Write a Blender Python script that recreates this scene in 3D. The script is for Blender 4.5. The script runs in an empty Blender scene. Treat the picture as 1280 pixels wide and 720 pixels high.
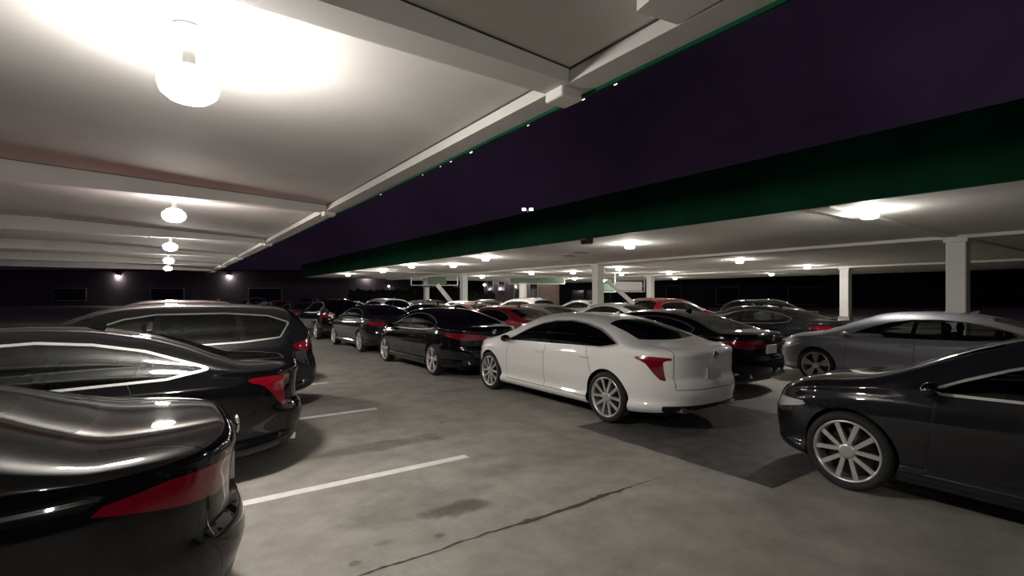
import bpy, math, random
import numpy as np
random.seed(7)
S = bpy.context.scene
COL = S.collection
PI = math.pi

# ------------------------------------------------------------------ camera, sky, exposure
CAM_H = 1.72
cd = bpy.data.cameras.new('camera'); cam = bpy.data.objects.new('camera', cd); COL.objects.link(cam)
cd.sensor_width = 36.0; cd.lens = 36.0 * 621 / 1280; cd.shift_y = 10 / 1280
cd.clip_start = 0.05; cd.clip_end = 600
cam.location = (0, 0, CAM_H); cam.rotation_euler = (PI / 2, 0, -math.atan2(.573, .8195))
S.camera = cam
W = bpy.data.worlds.new('night_sky'); S.world = W; W.use_nodes = True
nt = W.node_tree; bg = nt.nodes['Background']
tc = nt.nodes.new('ShaderNodeTexCoord'); nz = nt.nodes.new('ShaderNodeTexNoise'); rp = nt.nodes.new('ShaderNodeValToRGB')
nz.inputs['Scale'].default_value = 2.2; nz.inputs['Detail'].default_value = 5
rp.color_ramp.elements[0].position = .35; rp.color_ramp.elements[0].color = (.0056, .0032, .0080, 1)
rp.color_ramp.elements[1].position = .75; rp.color_ramp.elements[1].color = (.0135, .0082, .0165, 1)
nt.links.new(tc.outputs['Generated'], nz.inputs['Vector']); nt.links.new(nz.outputs['Fac'], rp.inputs['Fac'])
nt.links.new(rp.outputs['Color'], bg.inputs['Color']); bg.inputs['Strength'].default_value = 1.0
vs = S.view_settings; vs.view_transform = 'Standard'; vs.look = 'None'; vs.exposure = 0.0; vs.gamma = 1.0; vs.use_curve_mapping = False
LAMP = 262.0        # radiance of the lit lamp lenses

# ------------------------------------------------------------------ helpers
def tag(o, label, cat, group=None, kind=None):
    o['label'] = label
    if cat: o['category'] = cat
    if group: o['group'] = group
    if kind: o['kind'] = kind
    return o
def empty(name, loc, rz=0):
    o = bpy.data.objects.new(name, None); COL.objects.link(o); o.location = loc; o.rotation_euler = (0, 0, rz); o.empty_display_size = .2
    return o
def link(name, me, parent=None, loc=None, rot=None):
    o = bpy.data.objects.new(name, me); COL.objects.link(o)
    if parent: o.parent = parent
    if loc: o.location = loc
    if rot: o.rotation_euler = rot
    return o

class MB:
    def __init__(s): s.v = []; s.f = []; s.sm = []
    def quadgrid(s, P, closed=False, smooth=True):
        n, m = len(P), len(P[0]); b = len(s.v)
        for r in P: s.v += [tuple(p) for p in r]
        for i in range(n - 1):
            for j in range(m if closed else m - 1):
                k = (j + 1) % m
                s.f.append((b + i * m + j, b + i * m + k, b + (i + 1) * m + k, b + (i + 1) * m + j)); s.sm.append(smooth)
    def hexa(s, c):      # 8 corners: bottom 4, top 4
        b = len(s.v); s.v += [tuple(p) for p in c]
        for q in ((3, 2, 1, 0), (4, 5, 6, 7), (0, 1, 5, 4), (1, 2, 6, 5), (2, 3, 7, 6), (3, 0, 4, 7)):
            s.f.append(tuple(b + i for i in q)); s.sm.append(False)
    def box(s, x0, x1, y0, y1, z0, z1):
        s.hexa([(x0, y0, z0), (x1, y0, z0), (x1, y1, z0), (x0, y1, z0), (x0, y0, z1), (x1, y0, z1), (x1, y1, z1), (x0, y1, z1)])
    def rbox(s, x0, x1, y0, y1, z0, z1, b=.01):   # box with chamfered edges (octagonal plan + chamfered top and bottom)
        def ring(d, z):
            return [(x0+d+b, y0+d, z), (x1-d-b, y0+d, z), (x1-d, y0+d+b, z), (x1-d, y1-d-b, z), (x1-d-b, y1-d, z), (x0+d+b, y1-d, z), (x0+d, y1-d-b, z), (x0+d, y0+d+b, z)]
        R = [ring(b, z0), ring(0, z0 + b), ring(0, z1 - b), ring(b, z1)]
        base = len(s.v); s.quadgrid(R, True, False)
        s.f.append(tuple(base + i for i in range(7, -1, -1))); s.sm.append(False)
        s.f.append(tuple(base + 24 + i for i in range(8))); s.sm.append(False)
    def bar(s, a, b, w, h=None):      # rectangular bar between two points
        h = h or w; a = np.array(a, float); b = np.array(b, float); d = (b - a) / np.linalg.norm(b - a)
        up = np.array((0, 0, 1.)) if abs(d[2]) < .95 else np.array((1., 0, 0))
        r = np.cross(d, up); r /= np.linalg.norm(r); u = np.cross(r, d)
        c = [p + r * sx * w / 2 + u * sz * h / 2 for p, in ((a,), (b,)) for sx, sz in ((-1, -1), (1, -1), (1, 1), (-1, 1))]
        s.hexa([c[0], c[1], c[2], c[3], c[4], c[5], c[6], c[7]])
    def tube(s, a, b, r0, r1=None, n=12, caps=True):
        r1 = r0 if r1 is None else r1
        a = np.array(a, float); b = np.array(b, float); d = (b - a) / np.linalg.norm(b - a)
        up = np.array((0, 0, 1.)) if abs(d[2]) < .95 else np.array((1., 0, 0))
        r = np.cross(d, up); r /= np.linalg.norm(r); u = np.cross(d, r)
        ring = lambda p, q: [p + (r * math.cos(t) + u * math.sin(t)) * q for t in (2 * PI * k / n for k in range(n))]
        base = len(s.v); s.quadgrid([ring(a, r0), ring(b, r1)], True)
        if caps:
            s.f.append(tuple(base + i for i in range(n - 1, -1, -1))); s.sm.append(False)
            s.f.append(tuple(base + n + i for i in range(n))); s.sm.append(False)
    def lathe(s, prof, n=32, axis='z', c=(0, 0, 0)):
        P = []
        for r, h in prof:
            row = []
            for k in range(n):
                t = 2 * PI * k / n
                if axis == 'z': row.append((c[0] + r * math.cos(t), c[1] + r * math.sin(t), c[2] + h))
                else: row.append((c[0] + r * math.cos(t), c[1] + h, c[2] - r * math.sin(t)))
            P.append(row)
        s.quadgrid(P, True)
    def ell(s, c, r, n=12, m=8):
        P = [[(c[0] + r[0] * math.cos(a) * math.cos(t), c[1] + r[1] * math.cos(a) * math.sin(t), c[2] + r[2] * math.sin(a)) for t in (2 * PI * k / n for k in range(n))] for a in (-PI / 2 + PI * i / m for i in range(m + 1))]
        s.quadgrid(P, True)
    def mesh(s, name, mat):
        me = bpy.data.meshes.new(name); me.from_pydata(s.v, [], s.f); me.update()
        me.polygons.foreach_set('use_smooth', s.sm)
        if mat: me.materials.append(mat)
        return me
    def build(s, name, mat, parent=None, loc=None, rot=None): return link(name, s.mesh(name, mat), parent, loc, rot)

# ------------------------------------------------------------------ materials
_M = {}
def nodes(name):
    m = bpy.data.materials.new(name); m.use_nodes = True
    return m, m.node_tree, m.node_tree.nodes['Principled BSDF']
def principled(name, col, rough=.5, metal=0, coat=0, noise=0, nscale=8, spec=.5, bump=0):
    if name in _M: return _M[name]
    m, t, p = nodes(name)
    p.inputs['Base Color'].default_value = (*col, 1); p.inputs['Roughness'].default_value = rough; p.inputs['Metallic'].default_value = metal
    p.inputs['Coat Weight'].default_value = coat; p.inputs['Coat Roughness'].default_value = .04; p.inputs['Specular IOR Level'].default_value = spec
    if noise or bump:
        c = t.nodes.new('ShaderNodeTexCoord'); n = t.nodes.new('ShaderNodeTexNoise'); n.inputs['Scale'].default_value = nscale; n.inputs['Detail'].default_value = 4
        t.links.new(c.outputs['Object'], n.inputs['Vector'])
        if noise:
            r = t.nodes.new('ShaderNodeValToRGB'); r.color_ramp.elements[0].position = .3; r.color_ramp.elements[1].position = .7
            r.color_ramp.elements[0].color = (*[x * (1 - noise) for x in col], 1); r.color_ramp.elements[1].color = (*[min(1, x * (1 + noise)) for x in col], 1)
            t.links.new(n.outputs['Fac'], r.inputs['Fac']); t.links.new(r.outputs['Color'], p.inputs['Base Color'])
        if bump:
            b = t.nodes.new('ShaderNodeBump'); b.inputs['Strength'].default_value = bump; b.inputs['Distance'].default_value = .01
            t.links.new(n.outputs['Fac'], b.inputs['Height']); t.links.new(b.outputs['Normal'], p.inputs['Normal'])
    _M[name] = m; return m
def emit(name, col, strength):
    if name in _M: return _M[name]
    m, t, p = nodes(name); p.inputs['Base Color'].default_value = (.8, .8, .8, 1)
    p.inputs['Emission Color'].default_value = (*col, 1); p.inputs['Emission Strength'].default_value = strength
    _M[name] = m; return m
def car_glass(name, tint, refl=.06):
    if name in _M: return _M[name]
    m, t, p = nodes(name); t.nodes.remove(p)
    out = t.nodes['Material Output']; tr = t.nodes.new('ShaderNodeBsdfTransparent'); gl = t.nodes.new('ShaderNodeBsdfGlossy'); mx = t.nodes.new('ShaderNodeMixShader'); fr = t.nodes.new('ShaderNodeFresnel')
    tr.inputs['Color'].default_value = (*tint, 1); gl.inputs['Roughness'].default_value = .02; gl.inputs['Color'].default_value = (.9, .95, .95, 1); fr.inputs['IOR'].default_value = 1.72
    t.links.new(fr.outputs['Fac'], mx.inputs['Fac']); t.links.new(tr.outputs[0], mx.inputs[1]); t.links.new(gl.outputs[0], mx.inputs[2]); t.links.new(mx.outputs[0], out.inputs['Surface'])
    _M[name] = m; return m
def paint(name, col, metal=0.0): return principled('paint_' + name, col, .5, metal, 1.0, spec=.2 if max(col) > .05 else .0)

PAINT = {'white': paint('white', (.84, .83, .81)), 'black': paint('black', (.004, .004, .005)), 'charcoal': paint('charcoal', (.014, .014, .016), .2),
         'red': paint('red', (.26, .004, .014)), 'maroon': paint('maroon', (.10, .006, .014)), 'grey': paint('grey', (.17, .17, .19), .5),
         'silver': paint('silver', (.42, .42, .42), .6), 'blue': paint('blue', (.01, .02, .06), .3), 'bright_red': paint('bright_red', (.42, .008, .02))}
M_GLASS = car_glass('tinted_glass', (.66, .69, .67)); M_GLASSD = car_glass('privacy_glass', (.06, .065, .065))
M_RUB = principled('rubber', (.012, .012, .012), .8, noise=.3, nscale=30); M_BLK = principled('black_plastic', (.008, .008, .008), .45); M_GLOSSBLK = principled('gloss_black', (.004, .004, .004), .08, coat=1)
M_CHROME = principled('chrome', (.75, .75, .75), .12, 1); M_RIM = principled('alloy_silver', (.66, .66, .65), .30, .8); M_RIMB = principled('alloy_machined', (.66, .62, .62), .28, .8)
M_DARK = principled('interior_black', (.010, .010, .011), .9); M_SEAT = principled('seat_fabric', (.025, .024, .024), .85, noise=.2, nscale=20)
M_RED = principled('tail_lens', (.19, .002, .010), .12, coat=1); M_LENS = principled('head_lens', (.55, .56, .58), .08, .3, 1); M_PLATE = principled('plate_white', (.62, .62, .62), .45)
M_TRIM = principled('satin_trim', (.62, .62, .61), .38, .75)
M_TRIMD = principled('dark_trim', (.16, .16, .16), .4, .6)
M_DISC = principled('brake_disc', (.05, .05, .05), .4, .8)
M_STEELW = principled('white_painted_steel', (.70, .69, .66), .55, noise=.05, nscale=3); M_GREEN = principled('green_fascia', (.0025, .062, .028), .6, noise=.25, nscale=.7, spec=.08)
M_GREENS = principled('green_sign', (.13, .21, .14), .5); M_HOUS = principled('lamp_housing', (.55, .54, .52), .5)
M_LAMP = emit('lamp_lens', (1, .945, .875), LAMP)
M_LAMPF = emit('lamp_lens_far', (1, .95, .88), LAMP * 1.5)

# ------------------------------------------------------------------ ground and canopies
def concrete():
    m, t, p = nodes('worn_concrete'); L = t.links.new; N = t.nodes.new
    c = N('ShaderNodeTexCoord')
    def noise(scale, det=6, rough=.6):
        n = N('ShaderNodeTexNoise'); n.inputs['Scale'].default_value = scale; n.inputs['Detail'].default_value = det; n.inputs['Roughness'].default_value = rough
        L(c.outputs['Object'], n.inputs['Vector']); return n
    def ramp(src, a, b, ca, cb):
        r = N('ShaderNodeValToRGB'); r.color_ramp.elements[0].position = a; r.color_ramp.elements[1].position = b
        r.color_ramp.elements[0].color = (*ca, 1); r.color_ramp.elements[1].color = (*cb, 1); L(src, r.inputs['Fac']); return r.outputs['Color']
    def mul(a, b, f=1.0):
        x = N('ShaderNodeMix'); x.data_type = 'RGBA'; x.blend_type = 'MULTIPLY'; x.inputs['Factor'].default_value = f
        L(a, x.inputs[6]); L(b, x.inputs[7]); return x.outputs[2]
    base = ramp(noise(.55, 5).outputs['Fac'], .3, .72, (.265, .250, .224), (.395, .376, .342))
    col = mul(base, ramp(noise(2.6, 7, .65).outputs['Fac'], .32, .62, (.72, .71, .70), (1.06, 1.06, 1.06)))
    col = mul(col, ramp(noise(60, 3).outputs['Fac'], .3, .7, (.88, .88, .88), (1.06, 1.06, 1.06)))
    # oil stains with irregular edges: distance to a spot, disturbed by noise
    wob = noise(3.1, 5, .6)
    for (sx, sy, rx, ry, dark) in ((1.93, 3.55, .36, .15, .45), (1.75, 3.85, .75, .50, .72), (2.0, 5.55, .95, .22, .55), (2.6, 4.1, .5, .2, .82), (3.4, 4.2, .8, .4, .88), (2.9, 5.6, .4, .3, .85), (1.25, 3.35, .10, .05, .75), (1.0, 3.2, .05, .04, .55), (1.62, 3.22, .05, .04, .55), (3.1, 6.1, .06, .05, .5), (2.7, 8.6, .35, .08, .7), (4.2, 8.0, .7, .10, .7), (1.5, 2.55, .08, .04, .6)):
        mp = N('ShaderNodeMapping'); mp.vector_type = 'TEXTURE'; mp.inputs['Location'].default_value = (sx, sy, 0); mp.inputs['Scale'].default_value = (rx, ry, 1)
        L(c.outputs['Object'], mp.inputs['Vector'])
        ln = N('ShaderNodeVectorMath'); ln.operation = 'LENGTH'; L(mp.outputs[0], ln.inputs[0])
        ad = N('ShaderNodeMath'); ad.operation = 'MULTIPLY_ADD'; L(wob.outputs['Fac'], ad.inputs[0]); ad.inputs[1].default_value = 1.5; L(ln.outputs['Value'], ad.inputs[2])
        col = mul(col, ramp(_sub(t, ad.outputs[0], .75), .55, .95, (dark, dark, dark), (1, 1, 1)))
    L(col, p.inputs['Base Color'])
    r = N('ShaderNodeMapRange'); r.inputs[3].default_value = .42; r.inputs[4].default_value = .75; L(noise(1.4, 5).outputs['Fac'], r.inputs[0]); L(r.outputs[0], p.inputs['Roughness'])
    b = N('ShaderNodeBump'); b.inputs['Strength'].default_value = .25; b.inputs['Distance'].default_value = .004; L(noise(45, 6).outputs['Fac'], b.inputs['Height']); L(b.outputs['Normal'], p.inputs['Normal'])
    return m
def _sub(t, s, v):
    a = t.nodes.new('ShaderNodeMath'); a.operation = 'SUBTRACT'; t.links.new(s, a.inputs[0]); a.inputs[1].default_value = v; return a.outputs[0]
M_CONC = concrete(); M_TAR = principled('tar_crack', (.055, .052, .047), .75, noise=.4, nscale=14)
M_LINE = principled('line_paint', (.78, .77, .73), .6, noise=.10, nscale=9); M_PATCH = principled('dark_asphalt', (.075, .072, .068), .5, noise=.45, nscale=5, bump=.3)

f = MB(); f.box(-30, 110, -30, 140, -.3, 0); floor = f.build('floor', M_CONC)
tag(floor, 'stained grey concrete floor of the parking lot', 'floor', kind='structure')
def strip(name, pts, mat, z=.002):      # irregular strip: list of (x, ylow, yhigh)
    b = MB(); b.quadgrid([[(x, a, z) for x, a, c in pts], [(x, c, z) for x, a, c in pts]], smooth=False); return b.build(name, mat, floor)
rnd = random.Random(3)
pts = []; cy = 3.05
for i in range(110):
    x = -1.5 + i * .0497; cy += rnd.uniform(-.009, .009) + (3.05 - cy) * .15
    w = (.006 + .011 * rnd.random() + (.013 * rnd.random() + .008 if 2.2 < x < 3.3 else 0)) * (1 if x < 3.4 else max(.1, (3.95 - x) / .55))
    pts.append((x, cy - w, cy + w * rnd.uniform(.5, 1)))
strip('crack', pts, M_TAR)
def line(name, x0, x1, y, w=.055):
    b = MB(); b.rbox(x0, x1, y - w, y + w, -.004, .004, .003); return b.build(name, M_LINE, floor)
for k in range(0, 10): line('stall_line', -2.6, 2.66, 4.65 + 2.76 * k)
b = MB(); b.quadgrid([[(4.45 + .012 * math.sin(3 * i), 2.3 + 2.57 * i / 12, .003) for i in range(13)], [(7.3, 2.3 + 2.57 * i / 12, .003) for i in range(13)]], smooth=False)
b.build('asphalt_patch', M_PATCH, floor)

EX, IX, HB = 3.02, 2.77, 3.50
def near_z(x): return 3.62 + .045 * (IX - x) if x > -2.5 else 3.62 + .045 * (IX + 2.5)
M_CEIL = principled('ceiling_plaster', (.60, .58, .56), .85, noise=.07, nscale=.9, bump=.12)
c = MB()
c.hexa([(-2.5, -9, near_z(-2.5)), (IX, -9, 3.62), (IX, 46, 3.62), (-2.5, 46, near_z(-2.5)), (-2.5, -9, 4.5), (IX, -9, 4.5), (IX, 46, 4.5), (-2.5, 46, 4.5)])
c.box(-9, -2.5, -9, 46, near_z(-3), 4.5)
ceil = c.build('ceiling', M_CEIL); tag(ceil, 'pale plaster canopy ceiling overhead, nearest the viewer', 'ceiling', kind='structure')
b = MB(); b.box(IX, EX, -9, 46, HB, 4.5); b.build('edge_beam', M_CEIL, ceil)
b = MB(); b.box(IX - .012, IX + .005, -9, 46, 3.606, 4.2); b.build('joint_strip', M_TAR, ceil)
b = MB(); b.box(EX, EX + .03, -9, 46, HB - .03, 4.55); b.build('fascia', M_GREEN, ceil)
for k in range(-1, 6):
    y = 3.12 + 7.6 * k
    b = MB(); b.hexa([(-9, y, HB), (IX - .01, y, HB), (IX - .01, y + .30, HB), (-9, y + .30, HB), (-9, y, 3.95), (IX - .01, y, 3.95), (IX - .01, y + .30, 3.95), (-9, y + .30, 3.95)]); b.build('cross_beam', M_CEIL, ceil)
    b = MB(); b.hexa([(-2.5, y - .012, near_z(-2.5) - .010), (IX, y - .012, 3.610), (IX, y + .02, 3.610), (-2.5, y + .02, near_z(-2.5) - .010), (-2.5, y - .012, 4.2), (IX, y - .012, 4.2), (IX, y + .02, 4.2), (-2.5, y + .02, 4.2)]); b.build('joint_strip', M_TAR, ceil)
    b = MB(); b.rbox(2.745, 2.975, y + .07, y + .30, HB - .085, HB + .01, .010); b.build('beam_end_block', M_STEELW, ceil)
b = MB(); b.hexa([(2.30, 1.55, 3.50), (2.72, 1.45, 3.50), (2.76, 2.05, 3.50), (2.42, 2.10, 3.50), (2.30, 1.55, 3.66), (2.72, 1.45, 3.66), (2.76, 2.05, 3.66), (2.42, 2.10, 3.66)]); b.build('gusset_box', M_STEELW, ceil)
M_GLINT = emit('drip_glint', (1, .97, .9), 2.2)
for (px_, sc) in ((472, 1), (524, .8), (546, .8), (559, 1), (584, 1.4), (655, .8), (764, 1), (724, 1)):   # glowing beads stand in for reflected glints along the drip edge
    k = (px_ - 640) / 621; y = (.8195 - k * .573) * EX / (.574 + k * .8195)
    g = MB(); g.ell((EX + .045, y, HB - .02), (.010 * sc, .022 * sc, .010 * sc), 8, 6); g.build('drip_edge_glint', M_GLINT, ceil)

# far canopy
FX, FH, FT, FXE, FY0, FY1 = 10.6, 3.50, 4.70, 46.0, -14.0, 50.0
M_FCEIL = principled('far_ceiling', (.74, .72, .68), .8, noise=.06, nscale=.35)
c = MB(); c.box(FX + .1, FXE, FY0, FY1, FH, 4.3); far = c.build('ceiling', M_FCEIL)
tag(far, 'long white soffit of the far canopy above the parked cars', 'ceiling', kind='structure')
b = MB(); b.box(FX, FX + .1, FY0, FY1, FH - .02, FT); b.build('fascia', M_GREEN, far)
b = MB(); b.box(FX + .1, FXE, FY1, FY1 + .1, FH - .02, FT); b.build('fascia', M_GREEN, far)
for x in (19.3, 33.6):
    b = MB(); b.box(x - .35, x + .35, FY0, FY1, FH - .10, FH + .05); b.build('ceiling_beam', M_FCEIL, far)
for y in (4.6, 19.4, 34.4):
    b = MB(); b.box(FX + .1, FXE, y - .18, y + .18, FH - .05, FH + .05); b.build('ceiling_beam', M_FCEIL, far)
for (x, y) in ((14.6, 16.5), (13.9, 15.0)):
    b = MB(); b.rbox(x - .35, x + .35, y - .12, y + .12, FH - .03, FH + .01, .01); b.build('ceiling_vent', principled('vent_grey', (.16, .15, .15), .7), far)

def px(x, y, Z):
    cx = (x - 640) / 621 * Z; return (.8195 * cx + .573 * Z, -.574 * cx + .8195 * Z, CAM_H - (y - 370) / 621 * Z)

# columns
def column(x, y, w, label, base_h=.5, top=FH - .10):
    r = empty('column', (x, y, 0))
    b = MB(); b.rbox(-w/2, w/2, -w/2, w/2, 0, top, .02); b.build('shaft', M_STEELW, r)
    b = MB(); b.rbox(-w/2-.08, w/2+.08, -w/2-.08, w/2+.08, 0, base_h, .03); b.build('base', M_CONC, r)
    b = MB(); b.rbox(-w/2-.05, w/2+.05, -w/2-.05, w/2+.05, top - .10, top + .04, .015); b.build('cap', M_STEELW, r)
    return tag(r, label, 'column', 'columns of the far canopy')
column(19.3, 19.45, .46, 'nearest thick white column rising behind the silver cars')
column(19.4, 34.4, .46, 'square white column left of centre, right of the slanted brace')
column(34.0, 28.0, .48, 'white column behind the bright red car under the far canopy')
column(33.4, 45.6, .62, 'distant white column below the green sign, behind the white sport utility')
C1 = column(20.7, 44.0, .42, 'slim white column carrying a small green sign plate', top=FH + .02)
column(19.3, 4.5, .46, 'white column at the right of the far canopy behind the black sedan')
column(33.6, 13.0, .48, 'white column far right deep under the far canopy')
def near_col(y, label):
    r = empty('column', (-5.3, y, 0)); b = MB(); b.rbox(-.22, .22, -.15, .15, 0, HB - .002, .02); b.build('shaft', M_STEELW, r)
    b = MB(); b.rbox(-.32, .32, -.25, .25, 0, .6, .03); b.build('base', M_CONC, r); return tag(r, label, 'column', 'columns of the near canopy')
near_col(10.87, 'white column of the near canopy between the parked noses, nearer one')
near_col(18.47, 'white column of the near canopy between the parked noses, farther one')

# lamps
def lamp_meshes(mat, r=.20, k=1.0, dr=0.0):
    h = MB(); h.lathe([(.001, .0), (r * .55, .0), (r * .55, -.03), (r * .22, -.05), (r * .22, -.12 * k - dr), (r * .62, -.15 * k - dr), (r * .66, -.19 * k - dr), (.001, -.19 * k - dr)], 24)
    l = MB(); l.lathe([(a * r, -z * k - dr) for a, z in ((.64, .185), (.95, .23), (1, .28), (.92, .34), (.65, .385), (.3, .405), (.005, .41))], 24)
    return h.mesh('housing', M_HOUS), l.mesh('lens', mat)
LN, LB, LF = lamp_meshes(M_LAMP, .20, 1.0, .16), lamp_meshes(M_LAMP, .125, 1.0, .16), lamp_meshes(M_LAMPF, .16, .45)
def lamp(x, y, z, ms, label, group):
    r = empty('ceiling_lamp', (x, y, z)); link('housing', ms[0], r); link('lens', ms[1], r); return tag(r, label, 'lamp', group)
NEARY = [4.45, 11.8, 19.4, 27.0, 34.6]
for i, y in enumerate(NEARY):
    lamp(.15, y, near_z(.15) + .002, LN, ['lit round lamp nearest the viewer in the near canopy ceiling', 'second lit lamp of the near canopy, beyond the cross beam', 'third lit lamp along the near canopy', 'fourth lit lamp along the near canopy', 'farthest lit lamp along the near canopy'][i], 'near canopy lamps')
lamp(.15, -3.15, near_z(.15) + .002, LB, 'small added lamp, unseen behind the viewer, brightening the near bay', 'near canopy lamps')  # added out of view to lift the near beam, ceiling bay and ground
FAR = [(12.9, 11.5, 'lit lamp nearest the green fascia, above the red car'), (11.9, 19.1, 'big glowing lamp under the green fascia, above the red sedan roof'), (11.5, 26.4, 'lit lamp under the fascia above the black sedan'),
       (12.1, 32.5, 'leftmost bright lamp under the green fascia above the white sport utility'), (13.2, 24.6, 'lit lamp just left of the square white column'), (12.0, 4.2, 'lit lamp under the fascia at the far right'), (12.0, 40.0, 'small far lamp at the left end of the far canopy'),
       (23.0, 21.4, 'bright lamp right of the nearest thick column'), (28.7, 26.4, 'lamp seen just below the bright one right of the nearest column'), (30.8, 23.6, 'lamp above the bright red car near the right column'), (22.4, 29.5, 'bright lamp hanging by the green sign in the middle'),
       (24.1, 26.8, 'lamp left of the nearest thick column'), (33.0, 36.5, 'distant lamp low behind the nearest thick column'), (23.0, 13.5, 'lamp deep under the right of the far canopy'), (23.0, 37.5, 'distant lamp left of the green sign'), (31.5, 44.0, 'distant lamp over the tan wall'),
       (40.0, 30.0, 'far lamp at the back right of the canopy'), (40.5, 40.0, 'far lamp at the back middle of the canopy'), (31.0, 14.0, 'far right lamp in the second lamp row'), (22.0, 46.0, 'far lamp beside the slim column with the sign plate'), (38.5, 20.0, 'far lamp at the back right corner')]
for x, y, lb in FAR: lamp(x, y, FH + .002, LF, lb, 'far canopy lamps')

# ------------------------------------------------------------------ cars
def pchip(xs, ys):
    xs = np.array(xs, float); ys = np.array(ys, float); h = np.diff(xs); d = np.diff(ys) / h; n = len(xs); m = np.zeros(n)
    for i in range(1, n - 1):
        if d[i - 1] * d[i] > 0:
            w1, w2 = 2 * h[i] + h[i - 1], h[i] + 2 * h[i - 1]; m[i] = (w1 + w2) / (w1 / d[i - 1] + w2 / d[i])
    m[0], m[-1] = d[0], d[-1]
    def ev(x):
        x = np.clip(np.asarray(x, float), xs[0], xs[-1]); i = np.clip(np.searchsorted(xs, x) - 1, 0, n - 2); t = (x - xs[i]) / h[i]
        return ((2*t**3 - 3*t**2 + 1) * ys[i] + (t**3 - 2*t**2 + t) * h[i] * m[i] + (-2*t**3 + 3*t**2) * ys[i + 1] + (t**3 - t**2) * h[i] * m[i + 1])
    return ev
def smooth(a, b, x): t = np.clip((x - a) / (b - a), 0, 1); return t * t * (3 - 2 * t)
def polysdf(P):
    P = np.array(P, float)
    def f(x, z):
        d = np.full(x.shape, 1e9); inside = np.zeros(x.shape, bool)
        for i in range(len(P)):
            a, b = P[i], P[(i + 1) % len(P)]; e = b - a; wx, wz = x - a[0], z - a[1]
            t = np.clip((wx * e[0] + wz * e[1]) / (e @ e), 0, 1); d = np.minimum(d, np.hypot(wx - e[0] * t, wz - e[1] * t))
            c = ((a[1] > z) != (b[1] > z)) & (x < (b[0] - a[0]) * (z - a[1]) / ((b[1] - a[1]) or 1e-12) + a[0]); inside ^= c
        return np.where(inside, -d, d)
    return f

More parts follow.
